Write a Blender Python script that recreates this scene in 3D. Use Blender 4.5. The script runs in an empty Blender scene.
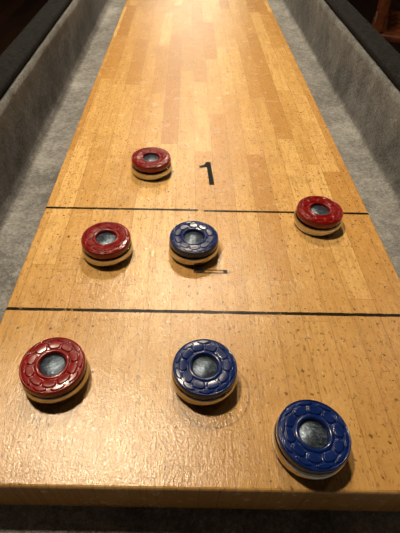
import bpy, bmesh, math, random
from mathutils import Matrix, Vector, noise as mnoise
random.seed(4)
S=bpy.context.scene
COL=S.collection
try:
    S.view_settings.view_transform='Standard'
except Exception: pass
TZ=0.78            # height of the playing surface
XL,XR=-0.166,0.2225
YF,YB=0.0877,3.30
XC=(XL+XR)/2

# ---------------------------------------------------------------- helpers
def link(o): COL.objects.link(o); return o
def mesh_obj(name,bm,mat=None,smooth=False,bevel=0,parent=None,loc=None):
    me=bpy.data.meshes.new(name); bm.normal_update(); bm.to_mesh(me); bm.free()
    o=link(bpy.data.objects.new(name,me))
    if mat: me.materials.append(mat)
    if smooth:
        for p in me.polygons: p.use_smooth=True
    if bevel:
        m=o.modifiers.new('bevel','BEVEL'); m.width=bevel; m.segments=3; m.limit_method='ANGLE'
    if parent: o.parent=parent
    if loc: o.location=loc
    return o
def add_box(bm,x0,x1,y0,y1,z0,z1):
    vs=[bm.verts.new((x,y,z)) for z in (z0,z1) for y in (y0,y1) for x in (x0,x1)]
    for f in ((0,2,3,1),(4,5,7,6),(0,1,5,4),(2,6,7,3),(0,4,6,2),(1,3,7,5)):
        bm.faces.new([vs[i] for i in f])
def box(name,x0,x1,y0,y1,z0,z1,mat,bevel=0,parent=None):
    bm=bmesh.new(); add_box(bm,x0,x1,y0,y1,z0,z1)
    return mesh_obj(name,bm,mat,bevel=bevel,parent=parent)
class NT:
    def __init__(s,name):
        s.m=bpy.data.materials.new(name); s.m.use_nodes=True
        s.t=s.m.node_tree; s.b=s.t.nodes['Principled BSDF']
    def n(s,ty,**kw):
        n=s.t.nodes.new(ty)
        for k,v in kw.items(): setattr(n,k,v)
        return n
    def l(s,a,b): s.t.links.new(a,b)
    def val(s,sock,v):
        if isinstance(v,(int,float,tuple,list)): sock.default_value=v
        else: s.l(v,sock)
    def math(s,op,a,b=0.0,c=None,clamp=False):
        n=s.n('ShaderNodeMath',operation=op); n.use_clamp=clamp
        s.val(n.inputs[0],a); s.val(n.inputs[1],b)
        if c is not None: s.val(n.inputs[2],c)
        return n.outputs[0]
    def comb(s,x,y,z):
        n=s.n('ShaderNodeCombineXYZ')
        for i,v in enumerate((x,y,z)): s.val(n.inputs[i],v)
        return n.outputs[0]
    def noise(s,vec,scale,detail=3,rough=0.5):
        n=s.n('ShaderNodeTexNoise'); s.l(vec,n.inputs['Vector'])
        n.inputs['Scale'].default_value=scale; n.inputs['Detail'].default_value=detail
        n.inputs['Roughness'].default_value=rough
        return n.outputs['Fac']
    def ramp(s,fac,stops):
        n=s.n('ShaderNodeValToRGB'); s.l(fac,n.inputs[0])
        e=n.color_ramp.elements
        while len(e)<len(stops): e.new(0.5)
        for i,(p,c) in enumerate(stops):
            e[i].position=p; e[i].color=c if len(c)==4 else (*c,1)
        return n.outputs[0]
    def mix(s,fac,a,b,mode='MIX'):
        n=s.n('ShaderNodeMix',data_type='RGBA',blend_type=mode)
        s.val(n.inputs[0],fac)
        s.val(n.inputs[6],a if not isinstance(a,tuple) else (*a[:3],1))
        s.val(n.inputs[7],b if not isinstance(b,tuple) else (*b[:3],1))
        return n.outputs[2]
    def bump(s,h,strength,dist=0.001):
        n=s.n('ShaderNodeBump'); s.l(h,n.inputs['Height'])
        n.inputs['Strength'].default_value=strength; n.inputs['Distance'].default_value=dist
        s.l(n.outputs[0],s.b.inputs['Normal'])
    def set(s,**kw):
        for k,v in kw.items():
            s.val(s.b.inputs[k.replace('_',' ')],v)

# ---------------------------------------------------------------- materials
def planks(nt,w,L,seed=0.0):
    tc=nt.n('ShaderNodeTexCoord'); sp=nt.n('ShaderNodeSeparateXYZ'); nt.l(tc.outputs['Object'],sp.inputs[0])
    x,y,z=sp.outputs
    row=nt.math('FLOOR',nt.math('DIVIDE',nt.math('ADD',x,10+seed),w))
    wn=nt.n('ShaderNodeTexWhiteNoise',noise_dimensions='1D'); nt.l(row,wn.inputs['W'])
    off=nt.math('MULTIPLY',wn.outputs['Value'],L*5.0)
    yy=nt.math('DIVIDE',nt.math('ADD',y,off),L)
    col=nt.math('FLOOR',yy)
    w2=nt.n('ShaderNodeTexWhiteNoise',noise_dimensions='2D'); nt.l(nt.comb(row,col,0.0),w2.inputs['Vector'])
    rnd=w2.outputs['Value']
    fx=nt.math('FRACT',nt.math('DIVIDE',nt.math('ADD',x,10+seed),w))
    ex=nt.math('MULTIPLY',nt.math('MINIMUM',fx,nt.math('SUBTRACT',1.0,fx)),w)
    fy=nt.math('FRACT',yy)
    ey=nt.math('MULTIPLY',nt.math('MINIMUM',fy,nt.math('SUBTRACT',1.0,fy)),L)
    edge=nt.math('MINIMUM',ex,ey)
    return x,y,z,rnd,edge,tc.outputs['Object']

def playfield_mat():
    nt=NT('playfield_maple')
    x,y,z,rnd,edge,obj=planks(nt,0.0245,0.24,0.006)
    base=nt.ramp(rnd,[(0.0,(0.50,0.240,0.063)),(0.2,(0.63,0.345,0.105)),(0.45,(0.70,0.410,0.135)),(0.7,(0.81,0.50,0.185)),(0.88,(0.67,0.370,0.115)),(1.0,(0.55,0.275,0.073))])
    # strips are nearly equal in tone in the grimy player's half
    nearf=nt.math('DIVIDE',nt.math('SUBTRACT',0.50,y),0.30,clamp=True)
    base=nt.mix(nt.math('MULTIPLY',nearf,0.50),base,(0.68,0.385,0.120))
    shift=nt.math('MULTIPLY',rnd,37.0)
    gv=nt.comb(nt.math('MULTIPLY',x,16.0),nt.math('MULTIPLY',y,1.0),shift)
    g=nt.noise(gv,16.0,6,0.65)
    base=nt.mix(nt.math('MULTIPLY',nt.math('SUBTRACT',g,0.45,clamp=True),2.8,clamp=True),base,(0.47,0.235,0.066))
    g2=nt.noise(nt.comb(nt.math('MULTIPLY',x,3.0),y,shift),55.0,4,0.65)
    base=nt.mix(nt.math('MULTIPLY',nt.math('SUBTRACT',g2,0.55,clamp=True),2.2,clamp=True),base,(0.88,0.57,0.235))
    pv=nt.comb(nt.math('MULTIPLY',x,3.2),y,nt.math('ADD',shift,3.0))
    p=nt.noise(pv,180.0,3,0.6)
    base=nt.mix(nt.math('MULTIPLY',nt.math('SUBTRACT',p,0.56,clamp=True),6.0,clamp=True),base,(0.24,0.11,0.03))
    d=nt.noise(obj,20.0,6,0.8)
    base=nt.mix(nt.math('MULTIPLY',nt.math('SUBTRACT',d,0.53,clamp=True),3.0,clamp=True),base,(0.34,0.17,0.052))
    s=nt.noise(obj,240.0,2,0.4)
    base=nt.mix(nt.math('MULTIPLY',nt.math('SUBTRACT',s,0.645,clamp=True),14.0,clamp=True),base,(0.14,0.065,0.02))
    sc=nt.noise(nt.comb(nt.math('MULTIPLY',nt.math('ADD',x,nt.math('MULTIPLY',y,0.12)),22.0),y,5.0),26.0,2,0.5)
    sc=nt.math('MULTIPLY',nt.math('SUBTRACT',sc,0.66,clamp=True),14.0,clamp=True)
    base=nt.mix(nt.math('MULTIPLY',sc,0.45),base,(0.88,0.60,0.27))
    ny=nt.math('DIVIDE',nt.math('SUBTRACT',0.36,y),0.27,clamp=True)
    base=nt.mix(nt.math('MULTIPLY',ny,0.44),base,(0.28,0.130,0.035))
    sm=nt.math('LESS_THAN',edge,0.0005)
    base=nt.mix(nt.math('MULTIPLY',sm,0.34),base,(0.18,0.08,0.022))
    rr=nt.math('SQRT',nt.math('ADD',nt.math('POWER',nt.math('SUBTRACT',x,0.0265),2.0),nt.math('POWER',nt.math('SUBTRACT',y,0.160),2.0)))
    ring=nt.math('LESS_THAN',nt.math('ABSOLUTE',nt.math('SUBTRACT',rr,0.0290)),0.0008)
    base=nt.mix(nt.math('MULTIPLY',ring,nt.math('MULTIPLY',d,0.9)),base,(0.09,0.045,0.02))
    wear=nt.noise(obj,60.0,4,0.7)
    wearb=nt.math('MULTIPLY',nt.math('SUBTRACT',0.72,wear,clamp=True),10.0,clamp=True)
    top=nt.math('GREATER_THAN',z,-0.002)
    # far line was painted in two strokes that meet slightly out of step
    step=nt.math('MULTIPLY',nt.math('GREATER_THAN',x,0.021),-0.0011)
    inks=[]
    for yl,gx in ((0.2412,0.9),(0.3949,0.021)):
        yo=nt.math('SUBTRACT',y,yl)
        if gx<0.5: yo=nt.math('SUBTRACT',yo,step)
        dy=nt.math('ABSOLUTE',yo)
        m=nt.math('LESS_THAN',nt.math('ADD',dy,nt.math('MULTIPLY',nt.math('SUBTRACT',wear,0.5),0.0018)),0.0018)
        m=nt.math('MULTIPLY',m,nt.math('MULTIPLY',wearb,top))
        gap=nt.math('GREATER_THAN',nt.math('ABSOLUTE',nt.math('SUBTRACT',x,gx)),0.0035)
        m=nt.math('MULTIPLY',m,nt.math('MULTIPLY_ADD',gap,0.8,0.2))
        inks.append(m)
    ink=nt.math('ADD',inks[0],inks[1],clamp=True)
    base=nt.mix(nt.math('MULTIPLY',ink,0.98),base,(0.006,0.005,0.004))
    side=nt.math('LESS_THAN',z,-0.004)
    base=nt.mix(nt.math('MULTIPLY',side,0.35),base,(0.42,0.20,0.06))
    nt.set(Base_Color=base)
    r=nt.noise(obj,45.0,6,0.8)
    nt.set(Roughness=nt.math('MULTIPLY_ADD',r,0.50,-0.02))
    nt.val(nt.b.inputs['Specular IOR Level'],nt.math('MULTIPLY_ADD',ink,-0.48,0.60))
    h=nt.math('ADD',nt.noise(nt.comb(nt.math('MULTIPLY',x,2.5),y,0.0),150.0,4,0.75),nt.math('MULTIPLY',nt.noise(obj,600.0,2,0.6),0.5))
    nt.bump(h,0.42,0.0008)
    return nt.m

def carpet_mat(name,c1,c2,c3):
    nt=NT(name); tc=nt.n('ShaderNodeTexCoord'); o=tc.outputs['Object']
    sp=nt.n('ShaderNodeSeparateXYZ'); nt.l(o,sp.inputs[0])
    a=nt.noise(o,34.0,6,0.8); b=nt.noise(o,230.0,4,0.9); c=nt.noise(o,6.0,3,0.6)
    f=nt.math('ADD',nt.math('MULTIPLY',a,0.34),nt.math('MULTIPLY',b,0.40))
    f=nt.math('ADD',f,nt.math('MULTIPLY',c,0.26))
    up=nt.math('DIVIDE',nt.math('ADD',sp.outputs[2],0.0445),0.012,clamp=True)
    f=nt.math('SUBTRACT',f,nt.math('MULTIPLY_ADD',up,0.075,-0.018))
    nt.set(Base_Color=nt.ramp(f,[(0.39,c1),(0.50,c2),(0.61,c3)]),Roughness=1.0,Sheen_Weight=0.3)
    nt.b.inputs['Specular IOR Level'].default_value=0.1
    nt.bump(nt.math('ADD',b,nt.math('MULTIPLY',a,0.7)),0.9,0.006)
    return nt.m

def simple(name,col,rough=0.5,metal=0.0,coat=0.0,var=0.12,scale=40,bump=0.0,spec=0.5):
    nt=NT(name); tc=nt.n('ShaderNodeTexCoord'); f=nt.noise(tc.outputs['Object'],scale,4,0.6)
    dk=tuple(c*(1-var*2) for c in col); lt=tuple(min(1,c*(1+var)) for c in col)
    nt.set(Base_Color=nt.ramp(f,[(0.35,dk),(0.65,lt)]),Metallic=metal,Coat_Weight=coat)
    nt.set(Roughness=nt.math('MULTIPLY_ADD',f,0.08,max(0.0,rough-0.04)))
    nt.b.inputs['Coat Roughness'].default_value=0.08
    nt.b.inputs['Specular IOR Level'].default_value=spec
    if bump: nt.bump(f,bump,0.001)
    return nt.m

def dark_wood(name,c1,c2,w=0.11,L=1.3,rough=0.35,spec=0.5):
    nt=NT(name); x,y,z,rnd,edge,obj=planks(nt,w,L)
    g=nt.noise(nt.comb(nt.math('MULTIPLY',x,12.0),y,nt.math('ADD',z,nt.math('MULTIPLY',rnd,30.0))),6.0,5,0.6)
    f=nt.math('ADD',nt.math('MULTIPLY',g,0.6),nt.math('MULTIPLY',rnd,0.4))
    b=nt.ramp(f,[(0.25,c1),(0.75,c2)])
    b=nt.mix(nt.math('LESS_THAN',edge,0.0015),b,(0.006,0.004,0.003))
    nt.set(Base_Color=b,Roughness=rough); nt.bump(g,0.2,0.001)
    nt.b.inputs['Specular IOR Level'].default_value=spec
    return nt.m

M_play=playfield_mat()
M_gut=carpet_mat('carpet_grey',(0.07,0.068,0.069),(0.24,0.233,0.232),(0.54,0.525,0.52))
M_rail=simple('rail_black_vinyl',(0.010,0.0095,0.010),0.85,bump=1.0,scale=160,var=0.4,spec=0.15)
M_cab=dark_wood('cabinet_wood',(0.02,0.009,0.005),(0.06,0.024,0.012),0.2,2.0)
M_floor=dark_wood('floor_boards',(0.008,0.0035,0.002),(0.045,0.016,0.007),rough=0.6,spec=0.2)
M_wall=simple('wall_paint_dark',(0.04,0.02,0.014),0.8,scale=3)
M_ceil=simple('ceiling_paint_dark',(0.05,0.04,0.03),0.9,scale=3)
M_chair=simple('chair_cherry_wood',(0.12,0.030,0.009),0.4,coat=0.2,scale=12,var=0.3)
M_chrome=simple('puck_chrome',(0.58,0.55,0.50),0.04,metal=1.0,var=0.05,scale=160)
M_red=simple('puck_red_plastic',(0.21,0.005,0.004),0.22,coat=0.2,var=0.10,scale=150,spec=0.4)
M_blue=simple('puck_blue_plastic',(0.003,0.015,0.105),0.22,coat=0.2,var=0.10,scale=150,spec=0.4)
M_num=simple('number_ink',(0.008,0.007,0.006),0.6,scale=300,spec=0.1)

def medal_mat():
    nt=NT('puck_centre_metal'); tc=nt.n('ShaderNodeTexCoord')
    oi=nt.n('ShaderNodeObjectInfo')
    mp=nt.n('ShaderNodeMapping'); nt.l(tc.outputs['Object'],mp.inputs[0]); mp.inputs['Scale'].default_value=(1,2.2,1)
    v=nt.n('ShaderNodeVectorMath',operation='ADD'); nt.l(mp.outputs[0],v.inputs[0]); nt.l(oi.outputs['Random'],v.inputs[1])
    f=nt.noise(v.outputs[0],280,5,0.75)
    nt.set(Base_Color=nt.ramp(f,[(0.42,(0.028,0.036,0.052)),(0.56,(0.07,0.095,0.13)),(0.72,(0.36,0.45,0.56))]),Metallic=0.6,Roughness=0.30)
    nt.bump(f,0.4,0.0006); return nt.m
M_medal=medal_mat()
def worn_ink(name,lo,hi):
    nt=NT(name); tc=nt.n('ShaderNodeTexCoord')
    f=nt.noise(tc.outputs['Object'],150,4,0.75)
    nt.set(Base_Color=nt.ramp(f,[(lo,(0.014,0.010,0.008)),(hi,(0.50,0.28,0.10))]),Roughness=0.5)
    nt.b.inputs['Specular IOR Level'].default_value=0.15; return nt.m
M_worn=worn_ink('number_ink_worn',0.58,0.66)
M_faded=worn_ink('number_ink_faded',0.28,0.38)

# ---------------------------------------------------------------- room
def struct(o): o['kind']='structure'; return o
RX0,RX1,RY0,RY1,RZ=-3.0,3.4,-2.2,6.6,2.8
struct(box('floor',RX0,RX1,RY0,RY1,-0.05,0,M_floor))
struct(box('ceiling',RX0,RX1,RY0,RY1,RZ,RZ+0.05,M_ceil))
struct(box('wall_left',RX0-0.1,RX0,RY0,RY1,0,RZ,M_wall))
struct(box('wall_right',RX1,RX1+0.1,RY0,RY1,0,RZ,M_wall))
struct(box('wall_back',RX0,RX1,RY1,RY1+0.1,0,RZ,M_wall))
struct(box('wall_front',RX0,RX1,RY0-0.1,RY0,0,RZ,M_wall))

# ---------------------------------------------------------------- table
T=link(bpy.data.objects.new('shuffleboard_table',None)); T.location=(XC,1.6,0)
T['label']='long shuffleboard table with butcher-block maple playfield and grey carpeted gutters'
T['category']='shuffleboard table'
bpy.context.view_layer.update()
def to_table(o):
    o.parent=T; o.matrix_parent_inverse=T.matrix_world.inverted(); return o
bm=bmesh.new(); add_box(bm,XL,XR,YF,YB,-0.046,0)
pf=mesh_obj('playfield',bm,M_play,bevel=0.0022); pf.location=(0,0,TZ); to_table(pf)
pf['label']='honey-coloured laminated maple board with two black lines'
G=0.078
gx0,gx1,gy0,gy1=XL-G,XR+G,YF-G,YB+G
HR=0.060
bm=bmesh.new()
add_box(bm,gx0,gx1,gy0,gy1,-0.062,-0.046)
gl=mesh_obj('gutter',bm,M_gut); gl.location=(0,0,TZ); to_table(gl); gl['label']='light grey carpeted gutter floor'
t=0.008
def liner(x_in,sgn):
    c=0.009; prof=[(-t,-0.062),(c+0.004,-0.0475)]
    prof.append((c+0.002,-0.0457))
    for k in range(0,9):
        a=math.pi/2*k/8
        prof.append((c-c*math.sin(a),-0.0455+c-c*math.cos(a)))
    for k in range(1,10): prof.append((0,-0.0455+c+(HR+0.0455-c)*k/9))
    prof.append((-t,HR))
    bm=bmesh.new(); rings=[]; N=420; y0,y1=gy0-t,gy1+t
    for j in range(N+1):
        yv=y0+(y1-y0)*(j/N)**1.6; rg=[]
        for i,(px,pz) in enumerate(prof):
            dx=dz=0
            if 2<i<len(prof)-2:
                n=mnoise.noise(Vector((yv*70,pz*70,x_in*9)))*0.0014+mnoise.noise(Vector((yv*9,pz*14,x_in*9)))*0.0022
                dx=n; dz=n*0.4 if i>3 else 0
            rg.append(bm.verts.new((x_in+sgn*(px+dx),yv,pz+dz)))
        rings.append(rg)
    m=len(prof)
    for a,b in zip(rings,rings[1:]):
        for i in range(m):
            k=(i+1)%m; bm.faces.new((a[i],a[k],b[k],b[i]))
    bm.faces.new(rings[0]); bm.faces.new(rings[-1])
    bmesh.ops.recalc_face_normals(bm,faces=bm.faces)
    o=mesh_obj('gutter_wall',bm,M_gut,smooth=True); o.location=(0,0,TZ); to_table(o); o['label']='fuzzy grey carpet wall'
liner(gx0,1); liner(gx1,-1)
def endliner(a):
    bm=bmesh.new(); add_box(bm,*a)
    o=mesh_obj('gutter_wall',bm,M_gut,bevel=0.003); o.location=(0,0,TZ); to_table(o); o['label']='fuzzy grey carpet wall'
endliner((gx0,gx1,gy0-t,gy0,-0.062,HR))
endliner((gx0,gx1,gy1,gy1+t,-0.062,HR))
RW=0.040
def rail(a):
    bm=bmesh.new(); add_box(bm,*a)
    o=mesh_obj('rail',bm,M_rail,bevel=0.006); o.location=(0,0,TZ); to_table(o); o['label']='padded black rail'; return o
rail((gx0-t-RW,gx0-t+0.002,gy0-t-RW,gy1+t+RW,HR-0.002,HR+0.012))
rail((gx1+t-0.002,gx1+t+RW,gy0-t-RW,gy1+t+RW,HR-0.002,HR+0.012))
rail((gx0-t+0.002,gx1+t-0.002,gy0-t-RW,gy0-t,HR-0.002,HR+0.012))
rail((gx0-t+0.002,gx1+t-0.002,gy1+t,gy1+t+RW,HR-0.002,HR+0.012))
def cab(a):
    o=box('cabinet_panel',*a,M_cab,bevel=0.004); to_table(o)
z0,z1=TZ-0.22,TZ+HR-0.002
cab((gx0-t-RW+0.004,gx0-t,gy0-t-RW+0.004,gy1+t+RW-0.004,z0,z1))
cab((gx1+t,gx1+t+RW-0.004,gy0-t-RW+0.004,gy1+t+RW-0.004,z0,z1))
cab((gx0-t,gx1+t,gy0-t-RW+0.004,gy0-t,z0,z1))
cab((gx0-t,gx1+t,gy1+t,gy1+t+RW-0.004,z0,z1))
for lx in (gx0-0.01,gx1-0.08):
    for ly in (0.12,3.0):
        o=box('leg',lx,lx+0.09,ly,ly+0.12,0,z0+0.158,M_cab,bevel=0.006); to_table(o)

# printed numbers
def flat(bm,name,x,y,mat,rot,label):
    bm.normal_update()
    for f in bm.faces:
        if f.normal.z<0: f.normal_flip()
    o=mesh_obj(name,bm,mat); o.location=(x,y,TZ+0.00012); o.rotation_euler=(0,0,rot); to_table(o); o['label']=label
def stroke_bm(pts,w):
    bm=bmesh.new(); L=[];Rr=[]
    P=[Vector(p) for p in pts]
    for i,p in enumerate(P):
        a=P[max(0,i-1)]; b=P[min(len(P)-1,i+1)]; d=(b-a).normalized(); nrm=Vector((-d.y,d.x))
        L.append(bm.verts.new((*(p+nrm*w/2),0))); Rr.append(bm.verts.new((*(p-nrm*w/2),0)))
    for i in range(len(P)-1): bm.faces.new((Rr[i],Rr[i+1],L[i+1],L[i]))
    return bm
def quad(bm,pts,z=0): bm.faces.new([bm.verts.new((a,b,z)) for a,b in pts])
H1=0.055; sw=0.0032
bm=bmesh.new()
quad(bm,[(-sw,0),(sw,0),(sw,H1),(-sw,H1)])
quad(bm,[(-sw,H1*0.76),(-sw,H1),(-0.0048,H1*0.92),(-0.0070,H1*0.87)])
quad(bm,[(-sw,H1*0.76),(-0.0070,H1*0.87),(-0.0132,H1*0.83),(-0.0132,H1*0.73)])
flat(bm,'printed_number',0.0362,0.4470,M_num,0.06,'black printed number 1')
arc=[(0.0125*math.cos(a),0.040+0.0125*math.sin(a)) for a in [math.radians(170-i*10) for i in range(20)]]
two=arc+[(0.004,0.019),(-0.007,0.012),(-0.013,0.0065)]
bm=stroke_bm(two,0.0048)
for f in bm.faces: f.material_index=1
# lower bar: solid at both ends, only its outline left in the middle
quad(bm,[(-0.0175,0),(-0.0060,0),(-0.0060,0.0056),(-0.0175,0.0056)])
quad(bm,[(0.0130,0),(0.0175,0),(0.0175,0.0056),(0.0130,0.0056)])
quad(bm,[(-0.0060,0),(0.0130,0),(0.0130,0.0015),(-0.0060,0.0015)])
quad(bm,[(-0.0060,0.0041),(0.0130,0.0041),(0.0130,0.0056),(-0.0060,0.0056)])
flat(bm,'printed_number',0.0290,0.2910,M_worn,0.0,'worn printed number 2')
bpy.data.objects['printed_number.001'].data.materials.append(M_faded)
t1=[(0.0125*math.cos(a),0.0420+0.0115*math.sin(a)) for a in [math.radians(160-i*10) for i in range(25)]]
t2=[(0.0145*math.cos(a),0.0155+0.0150*math.sin(a)) for a in [math.radians(80-i*10) for i in range(25)]]
bm=stroke_bm(t1+t2,0.0045)
flat(bm,'printed_number',0.0300,0.1425,M_faded,0.0,'almost rubbed-off printed number 3')

# ---------------------------------------------------------------- pucks
def lathe(prof,n=96):
    bm=bmesh.new(); rings=[]
    for r,z in prof:
        if r<1e-6: rings.append([bm.verts.new((0,0,z))])
        else: rings.append([bm.verts.new((r*math.cos(2*math.pi*i/n),r*math.sin(2*math.pi*i/n),z)) for i in range(n)])
    for a,b in zip(rings,rings[1:]):
        for i in range(n):
            j=(i+1)%n
            if len(a)==1: bm.faces.new((a[0],b[i],b[j]))
            elif len(b)==1: bm.faces.new((a[i],b[0],a[j]))
            else: bm.faces.new((a[i],b[i],b[j],a[j]))
    bmesh.ops.recalc_face_normals(bm,faces=bm.faces)
    return bm
def mesh_from(bm,name,mat):
    me=bpy.data.meshes.new(name); bm.to_mesh(me); bm.free(); me.materials.append(mat)
    for p in me.polygons: p.use_smooth=True
    return me
body_prof=[(0,0.0006),(0.018,0.0006),(0.0185,0.0)]
for k in range(0,25):
    a=-math.pi/2+math.pi*k/24
    ca,sa=max(0.0,math.cos(a)),math.sin(a)
    body_prof.append((0.0226+0.0042*ca**0.55,0.0061+0.0061*math.copysign(abs(sa)**0.95,sa)))
body_prof+=[(0.0222,0.0122),(0.0222,0.0150),(0.0,0.0150)]
me_body=mesh_from(lathe(body_prof,160),'puck_body',M_chrome)
NP=10
cells=[]
for i in range(NP):
    cells.append((0.0173,2*math.pi*i/NP,0.00350,0.00515,3.0))
    cells.append((0.0223,2*math.pi*(i+0.5)/NP,0.00180,0.00560,1.7))
def relief(r,a):
    best=0
    for cr,ca,ra,rt,ex in cells:
        d=(a-ca+math.pi)%(2*math.pi)-math.pi
        u=(r-cr)/ra; v=d*cr/rt
        if abs(u)>1 or abs(v)>1: continue
        q=(abs(u)**ex+abs(v)**ex)**(1/ex)
        if q<1:
            e=min(1,(1-q)/0.20); best=max(best,e*e*(3-2*e))
    return best
def cap_mesh(mat):
    n=320
    prof=[(0.0228,0.0121),(0.0247,0.0122),(0.0255,0.0129),(0.0258,0.0150),(0.0257,0.0174),(0.0255,0.0190),(0.0251,0.0199),(0.0246,0.0202)]
    inner=[0.0243-0.00024*i for i in range(45)]
    bm=bmesh.new(); rings=[]
    def ring(fn): rings.append([bm.verts.new(fn(2*math.pi*i/n)) for i in range(n)])
    for r,z in prof: ring(lambda a,r=r,z=z:(r*math.cos(a),r*math.sin(a),z))
    for r in inner:
        def fn(a,r=r):
            env=max(0,min(1,(0.0246-r)/0.0004,(r-0.0136)/0.0004))
            crown=0.0005*math.sin(math.pi*min(1,max(0,(r-0.0134)/0.0112)))
            return (r*math.cos(a),r*math.sin(a),0.0202-0.0008*env+crown+0.00095*relief(r,a))
        ring(fn)
    for r,z in ((0.0134,0.0200),(0.0132,0.0203),(0.0128,0.0205),(0.0122,0.0206),(0.0115,0.0205),(0.0109,0.0201),(0.0105,0.0192),(0.0102,0.0174),(0.0101,0.0150)):
        ring(lambda a,r=r,z=z:(r*math.cos(a),r*math.sin(a),z))
    for a,b in zip(rings,rings[1:]):
        for i in range(n):
            j=(i+1)%n; bm.faces.new((a[i],a[j],b[j],b[i]))
    bmesh.ops.recalc_face_normals(bm,faces=bm.faces)
    return mesh_from(bm,'puck_cap',mat)
me_red,me_blue=cap_mesh(M_red),cap_mesh(M_blue)
me_medal=mesh_from(lathe([(0.0103,0.0150),(0.0102,0.0170),(0.0094,0.0176),(0.0,0.0176)]),'puck_medallion',M_medal)
data=[(-0.0435,0.4787,'red','in the zone beyond the second black line'),
      (0.1545,0.3750,'red','touching the black line near the board edge'),
      (-0.0803,0.3214,'red','between the two black lines'),
      (0.0115,0.3254,'blue','covering the worn number two'),
      (-0.1015,0.1715,'red','on the end zone near the board corner'),
      (0.0191,0.1722,'blue','covering the rubbed-off number three'),
      (0.0946,0.1201,'blue','beside the end edge of the board')]
for i,(x,y,c,desc) in enumerate(data):
    e=link(bpy.data.objects.new('shuffleboard_puck',None)); e.location=(x,y,TZ+0.0003)
    e.rotation_euler=(0,0,random.uniform(0,6.28)); e.empty_display_size=0.03
    e['label']='%s-capped chrome puck %s'%(c,desc); e['category']='shuffleboard puck'; e['group']='shuffleboard pucks on the board'
    for nm,me,lb in (('metal_base',me_body,'polished chrome base'),('cap',me_red if c=='red' else me_blue,'%s plastic cap with turtle-shell relief'%c),
                     ('centre_disc',me_medal,'scratched silver disc')):
        o=link(bpy.data.objects.new(nm,me)); o.parent=e
        if lb: o['label']=lb

# ---------------------------------------------------------------- chair beside the table
CH=link(bpy.data.objects.new('wooden_chair',None)); CH.location=(1.13,2.25,0); CH.rotation_euler=(0,0,math.radians(70))
CH['label']='dark cherry wood slat-back chair standing beside the table'; CH['category']='chair'
def cp(name,*a,bev=0.006):
    o=box(name,*a,M_chair,bevel=bev); o.parent=CH; return o
cp('seat',-0.22,0.22,-0.21,0.21,0.44,0.475,bev=0.012)
for sx in (-1,1):
    cp('leg',sx*0.195-0.02,sx*0.195+0.02,-0.20,-0.16,0,0.44)
    cp('rear_post',sx*0.195-0.02,sx*0.195+0.02,0.172,0.212,0,0.44)
    cp('rear_post',sx*0.195-0.02,sx*0.195+0.02,0.172,0.212,0.475,0.95)
cp('top_rail',-0.175,0.175,0.178,0.206,0.86,0.95)
cp('lower_rail',-0.175,0.175,0.180,0.204,0.56,0.60)
for k in range(5):
    xx=-0.13+0.065*k; cp('slat',xx-0.014,xx+0.014,0.185,0.199,0.60,0.86,bev=0.003)
for yy in (-0.18,0.192):
    cp('stretcher',-0.175,0.175,yy-0.012,yy+0.012,0.18,0.21,bev=0.004)

# ---------------------------------------------------------------- lights
def area(name,loc,size,power,col,target=None,shape='DISK'):
    l=bpy.data.lights.new(name,'AREA'); l.shape=shape; l.size=size; l.energy=power; l.color=col
    o=link(bpy.data.objects.new(name,l)); o.location=loc
    if target:
        o.rotation_euler=(Vector(target)-Vector(loc)).to_track_quat('-Z','Y').to_euler()
    return o
warm=(1.0,0.85,0.61)
area('lamp_main',(-0.36,0.66,2.25),0.12,21,warm,(0.02,0.5,0.78))
area('lamp_far',(0.0,1.55,2.3),0.13,18,warm,(0.05,1.2,0.78))
area('lamp_farther',(0.05,2.9,2.3),0.25,14,warm)
area('lamp_end',(0.05,6.0,2.1),1.2,11,(1,0.88,0.70),(0.03,1.2,0.78))
area('lamp_side_two',(1.8,1.6,2.4),0.25,4,(1,0.85,0.68),(0.4,1.5,0.6))
w=bpy.data.worlds.new('world'); S.world=w; w.use_nodes=True
w.node_tree.nodes['Background'].inputs[0].default_value=(0.05,0.045,0.04,1)

# ---------------------------------------------------------------- camera
cd=bpy.data.cameras.new('camera'); cam=link(bpy.data.objects.new('camera',cd)); S.camera=cam
cd.sensor_fit='VERTICAL'; cd.sensor_height=36; cd.lens=36*415/533; cd.shift_x=17.5/533; cd.clip_start=0.01
cam.matrix_world=Matrix.Translation((0,0,TZ+0.31))@Matrix.Rotation(math.radians(90-45.9),4,'X')@Matrix.Rotation(math.radians(1.0),4,'Z')
